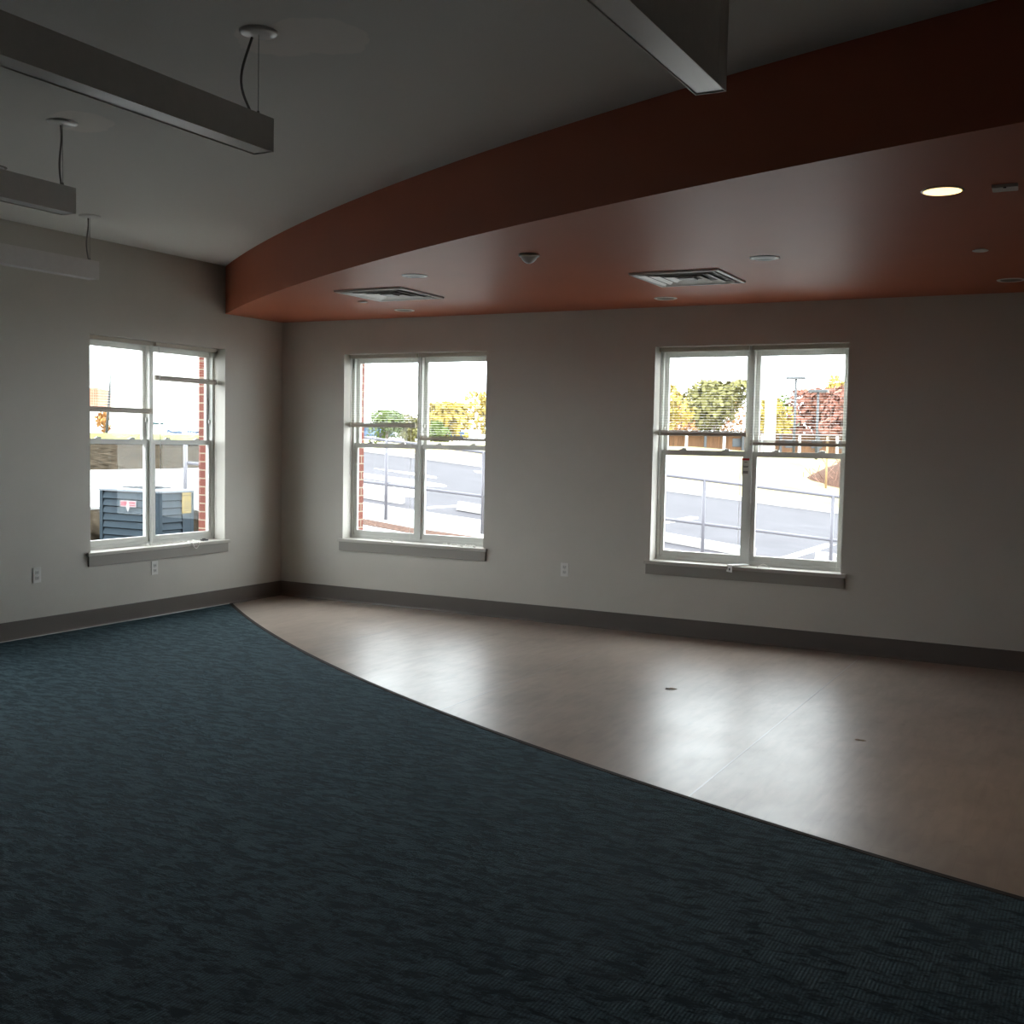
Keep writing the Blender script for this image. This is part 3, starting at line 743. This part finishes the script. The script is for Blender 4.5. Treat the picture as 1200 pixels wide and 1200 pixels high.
for z, w_ in ((.045, .02), (.010, .05), (-.010, .05), (-.045, .045), (-.060, .05), (-.085, .05)):
    MB().box(.0015, .0024, -w_, w_, z-.003, z+.003).build('printed_line', M_ink, yl)

# ------------------------------------------------------------------ far buildings
bd = empty('white_trailer', (-19.5, 19.0, gz(-19.5, 19)), math.radians(51), label='long white building with blue lettering seen through the left wall window', cat='building')
bd.rotation_euler = (0, 0, math.radians(32))
MB().box(-2.6, 4.3, 0, 3, .0, 3.1).build('wall', M_warehouse, bd)
MB().box(-2.7, 4.4, -.1, 3.1, 3.1, 3.2).build('roof', M_warehouse, bd)

bb = empty('brick_building', (-42.5, 33.5, 1.3), math.radians(38), label='distant orange brick building at the left of the left wall window', cat='building')
MB().box(-8, 1.6, 0, 6, 1.55, 2.7).build('wall', M_obrick, bb)
MB().box(-8, 1.6, -.02, 6, -.3, 1.55).build('lower_wall', M_warehouse, bb)
MB().box(-8, -.4, .0, 6, 2.7, 3.6).build('parapet', M_obrick, bb)
for i in range(3): MB().box(-3.5+i*1.7, -2.7+i*1.7, -.05, .02, 1.8, 2.4).build('window', M_carw, bb)
# dark leaning boom
MB().tube([(-24.55, 19.97, 1.2), (-24.40, 20.05, 3.4), (-24.28, 20.17, 5.4)], [.05, .045, .025], 6).build('leaning_pole', M_post, label='thin dark leaning pole in the left half of the left wall window', cat='pole')
MB().tube([(-15.3, 15.6, gz(-15.3, 15.6)), (-15.55, 15.55, 2.7)], .018, 6).build('thin_mast', M_galv, label='thin pale leaning mast by the brick jamb of the left wall window', cat='pole')

wb = empty('long_building', (-9.9, 36.7, 1.26), math.radians(28), label='low tan wood sided building with dark posts beyond the lawn', cat='building')
MB().box(-.6, 8.6, 0, 3, 0, .78).build('wall', M_tan, wb)
MB().box(-.8, 8.8, -.4, 3.2, .78, .86).build('roof', M_roof, wb)
for i in range(12):
    x = -.5+i*.80; MB().box(x-.05, x+.05, -.3, -.2, 0, .78).build('post', M_post if i % 2 else M_warehouse, wb)
for i in range(5):
    x = 3.1+i*1.12; MB().box(x, x+.45, -.04, .03, .25, .6).build('window', M_carw, wb)

# ------------------------------------------------------------------ lamp posts
def lamp(x, y, zt, r_, label, m):
    zb = gz(x, y); r = empty('parking_light', (x, y, zb), 0, label=label, cat='lamp post', group='tall light posts beyond the lawn')
    MB().tube([(0, 0, 0), (0, 0, zt-zb)], [r_, r_*.8], 8).build('pole', m, r)
    MB().box(-.38, .38, -.12, .12, zt-zb, zt-zb+.10, .02).build('lamp_head', m, r)
lamp(-4.16, 36.65, 4.25, .055, 'taller dark light post in the right half of the right-hand window', M_post)
lamp(-3.35, 37.05, 3.75, .055, 'shorter dark light post with a flat head, at right of the taller one', M_post)
MB().tube([(-5.0, 36.1, 1.2), (-5.0, 36.1, 4.6)], .22, 12).build('white_column', M_warehouse, label='thick pale column standing beyond the lawn near the window mullion', cat='column')
MB().tube([(.0, 23.8, gz(0, 23.8)), (.0, 23.8, gz(0, 23.8)+1.5)], .03, 8).build('marker_stake', mat('stake_wood', (.3, .2, .1), .8), label='slim wooden stake in front of the brown mulch mound', cat='stake')

# ------------------------------------------------------------------ trees and shrubs
def tree(x, y, top, rad, col, label, zb=None, trunk=.3, n=900, cat='tree', name='autumn_tree', base=None, leaf=.16, grp='autumn trees beyond the parking lot'):
    zb = gz(x, y) if zb is None else zb; rnd = random.Random(int(x*31+y*7))
    r = empty(name, (x, y, zb), rnd.uniform(0, 6), label=label, cat=cat, group=grp)
    H = top-zb; b0 = H*.12 if base is None else base
    t = MB().tube([(0, 0, 0), (.02, 0, H*.4), (0, .03, H*.75)], [trunk*.3, trunk*.22, trunk*.08], 7)
    for k in range(6):
        a = k*1.05+.3; t.tube([(0, 0, H*(.2+.06*k)), (math.cos(a)*rad*.5, math.sin(a)*rad*.5, H*(.45+.06*k))], [trunk*.1, trunk*.03], 5)
    t.build('trunk', M_trunk, r)
    b = MB(); lobes = []
    for k in range(9):
        a = rnd.uniform(0, 2*PI); rr_ = rad*rnd.uniform(.1, .6); hz = b0+(H-b0)*rnd.uniform(.2, .85)
        lobes.append((Vector((math.cos(a)*rr_, math.sin(a)*rr_, hz)), rad*rnd.uniform(.35, .6)))
    lobes.append((Vector((0, 0, H-rad*.4)), rad*.42))
    for i in range(n):
        c, R = rnd.choice(lobes); d = Vector([rnd.gauss(0, 1) for _ in range(3)]).normalized()
        p = c+d*R*rnd.uniform(.6, 1); p.z = max(b0*.6, min(p.z, H))
        e = Vector([rnd.gauss(0, 1) for _ in range(3)]).normalized()*leaf; g_ = e.cross(d).normalized()*leaf*.55
        b.b.faces.new([b.b.verts.new(p+v) for v in (-e, -g_, e, g_)])
    b.build('foliage', col, r); return r
L_ = M_lf
tree(-14.1, 49.0, 4.91, 1.34, L_['yellow'], 'slim yellow tree at the left edge of the right-hand window')
tree(-13.4, 55.0, 5.2, 2.5, L_['olive'], 'wide yellow green tree in the left half of the right-hand window', n=2600, leaf=.22)
tree(-19.6, 66.7, 4.6, 2.8, L_['orange'], 'low orange tree left of the wide yellow green tree')
tree(-21.8, 85.6, 5.4, 3.0, L_['orange'], 'low orange tree right of the wide yellow green tree, by the mullion')
tree(-8.2, 47.5, 4.06, 0.91, L_['yellow'], 'narrow yellow tree just right of the mullion in the right-hand window')
tree(-9.0, 51.9, 3.6, 1.4, L_['yellow'], 'low pale yellow bush between the pale column and the light posts')
tree(-13.2, 70.2, 5.12, 1.95, L_['green'], 'dark green tree behind the taller light post')
tree(-7.9, 57.2, 4.8, 2.8, L_['red'], 'broad russet tree behind the shorter light post', n=2600, leaf=.22)
tree(-4.3, 48.3, 4.5, 2.0, L_['red'], 'russet tree at the right edge of the right-hand window', n=2000, leaf=.2)
tree(-9.3, 67.4, 6.4, 1.20, L_['yellow'], 'yellow tree top rising over the russet trees at right')
tree(-21.2, 74.6, 5.0, 3.3, L_['red'], 'low russet tree behind the slim yellow tree')
tree(-25.2, 43.6, 3.5, 2.0, L_['yellow'], 'rounded yellow tree in the right half of the middle window', n=1300, leaf=.22)
tree(-26.2, 51.3, 4.52, 2.35, L_['yellow'], 'taller yellow tree at the right edge of the middle window', n=1300, leaf=.22)
tree(-17.0, 30.2, 2.25, .55, L_['green'], 'small dark green shrub just right of the middle window mullion', n=400, cat='shrub', name='garden_shrub', grp='green shrubs beyond the parking lot')
tree(-10.0, 16.4, 2.30, .62, L_['green'], 'leafy green shrub in front of the blue car', zb=1.38, n=1500, cat='shrub', name='garden_shrub', leaf=.055, trunk=.12, base=.12, grp='green shrubs beyond the parking lot')
tree(-10.25, 17.9, 2.24, .58, L_['olive'], 'olive green shrub at the right of the leafy green one, near the mullion', zb=1.38, n=1500, cat='shrub', name='garden_shrub', leaf=.055, trunk=.12, base=.10, grp='green shrubs beyond the parking lot')
tree(-24.9, 20.2, 2.35, .35, L_['orange'], 'tiny orange tree under the leaning pole', n=200, leaf=.09, trunk=.1)
# mulch mound and dry brush at right
b = MB(); rnd = random.Random(5); ctr = Vector((1.15, 27.3, gz(1.15, 27.3)))
b.lathe([(2.9, -.1), (2.6, .25), (1.8, .7), (.9, .98), (0, 1.08)], (0, 0, 0), 28)
for v in b.b.verts: v.co += Vector((1, 1, .6))*noise.noise(v.co*1.3)*.35
r = empty('mulch_mound', ctr, 0, label='dark brown brush covered mound at the right of the right-hand window', cat='mound')
b.build('mound', M_bark, r)
b = MB()
for i in range(260):
    a = rnd.uniform(0, 2*PI); q = 2.6*math.sqrt(rnd.random()); z = 1.05*(1-(q/2.8)**2)
    p = Vector((q*math.cos(a), q*math.sin(a), z)); b.tube([p, p+Vector((rnd.uniform(-.3, .3), rnd.uniform(-.3, .3), rnd.uniform(.05, .4)))], .012, 3)
b.build('dry_twigs', mat('dry_twig', (.2, .11, .08), .9), r)

# ------------------------------------------------------------------ cars
def car(x, y, rz, label):
    zb = gz(x, y)+.03; r = empty('parked_car', (x, y, zb), rz, label=label, cat='car', group='blue cars parked beyond the lot')
    prof = [(-2.2, .28), (-2.2, .75), (-1.9, .88), (-1.2, .94), (-.6, 1.38), (.7, 1.42), (1.35, 1.0), (2.1, .88), (2.25, .6), (2.2, .28)]
    b = MB(); R = [[b.b.verts.new((a, s*.85*(1 if h < 1 else .86), h)) for a, h in prof] for s in (-1, 1)]
    n = len(prof)
    for i in range(n): b.b.faces.new((R[0][i], R[0][(i+1) % n], R[1][(i+1) % n], R[1][i]))
    b.b.faces.new(R[0][::-1]); b.b.faces.new(R[1]); bmesh.ops.recalc_face_normals(b.b, faces=b.b.faces)
    b.build('body', M_car, r)
    for s in (-1, 1):
        MB().prism([(-1.0, .98), (-.5, 1.30), (.6, 1.33), (1.1, 1.0)], -.01, .01).xf(Matrix.Translation((0, s*.80, 0)) @ Matrix.Rotation(PI/2, 4, 'X')).build('side_window', M_carw, r)
        for wx in (-1.35, 1.4):
            MB().lathe([(0, .1), (.30, .1), (.32, .06), (.32, -.08), (0, -.08)], (0, 0, 0), 20).xf(Matrix.Translation((wx, s*.80, .32)) @ Matrix.Rotation(PI/2, 4, 'X')).build('wheel', M_tyre, r)
car(-51.5, 74.0, math.radians(20), 'blue parked car seen left of the green shrubs')
car(-45.8, 77.5, math.radians(200), 'farther blue parked car glimpsed right of the green shrubs')

# lettering on the white building
for body, size, lx_, z_, m_ in (('tions, Inc', .10, -1.10, 1.92, M_teal), ('Phoenix', .15, -.56, 1.65, M_blue), ('Haros', .15, .04, 1.66, M_blue)):
    text_mesh('lettering', body, size, m_, bd, (lx_, -.012, z_-bd.location.z), (PI/2, 0, 0), .004, .009)
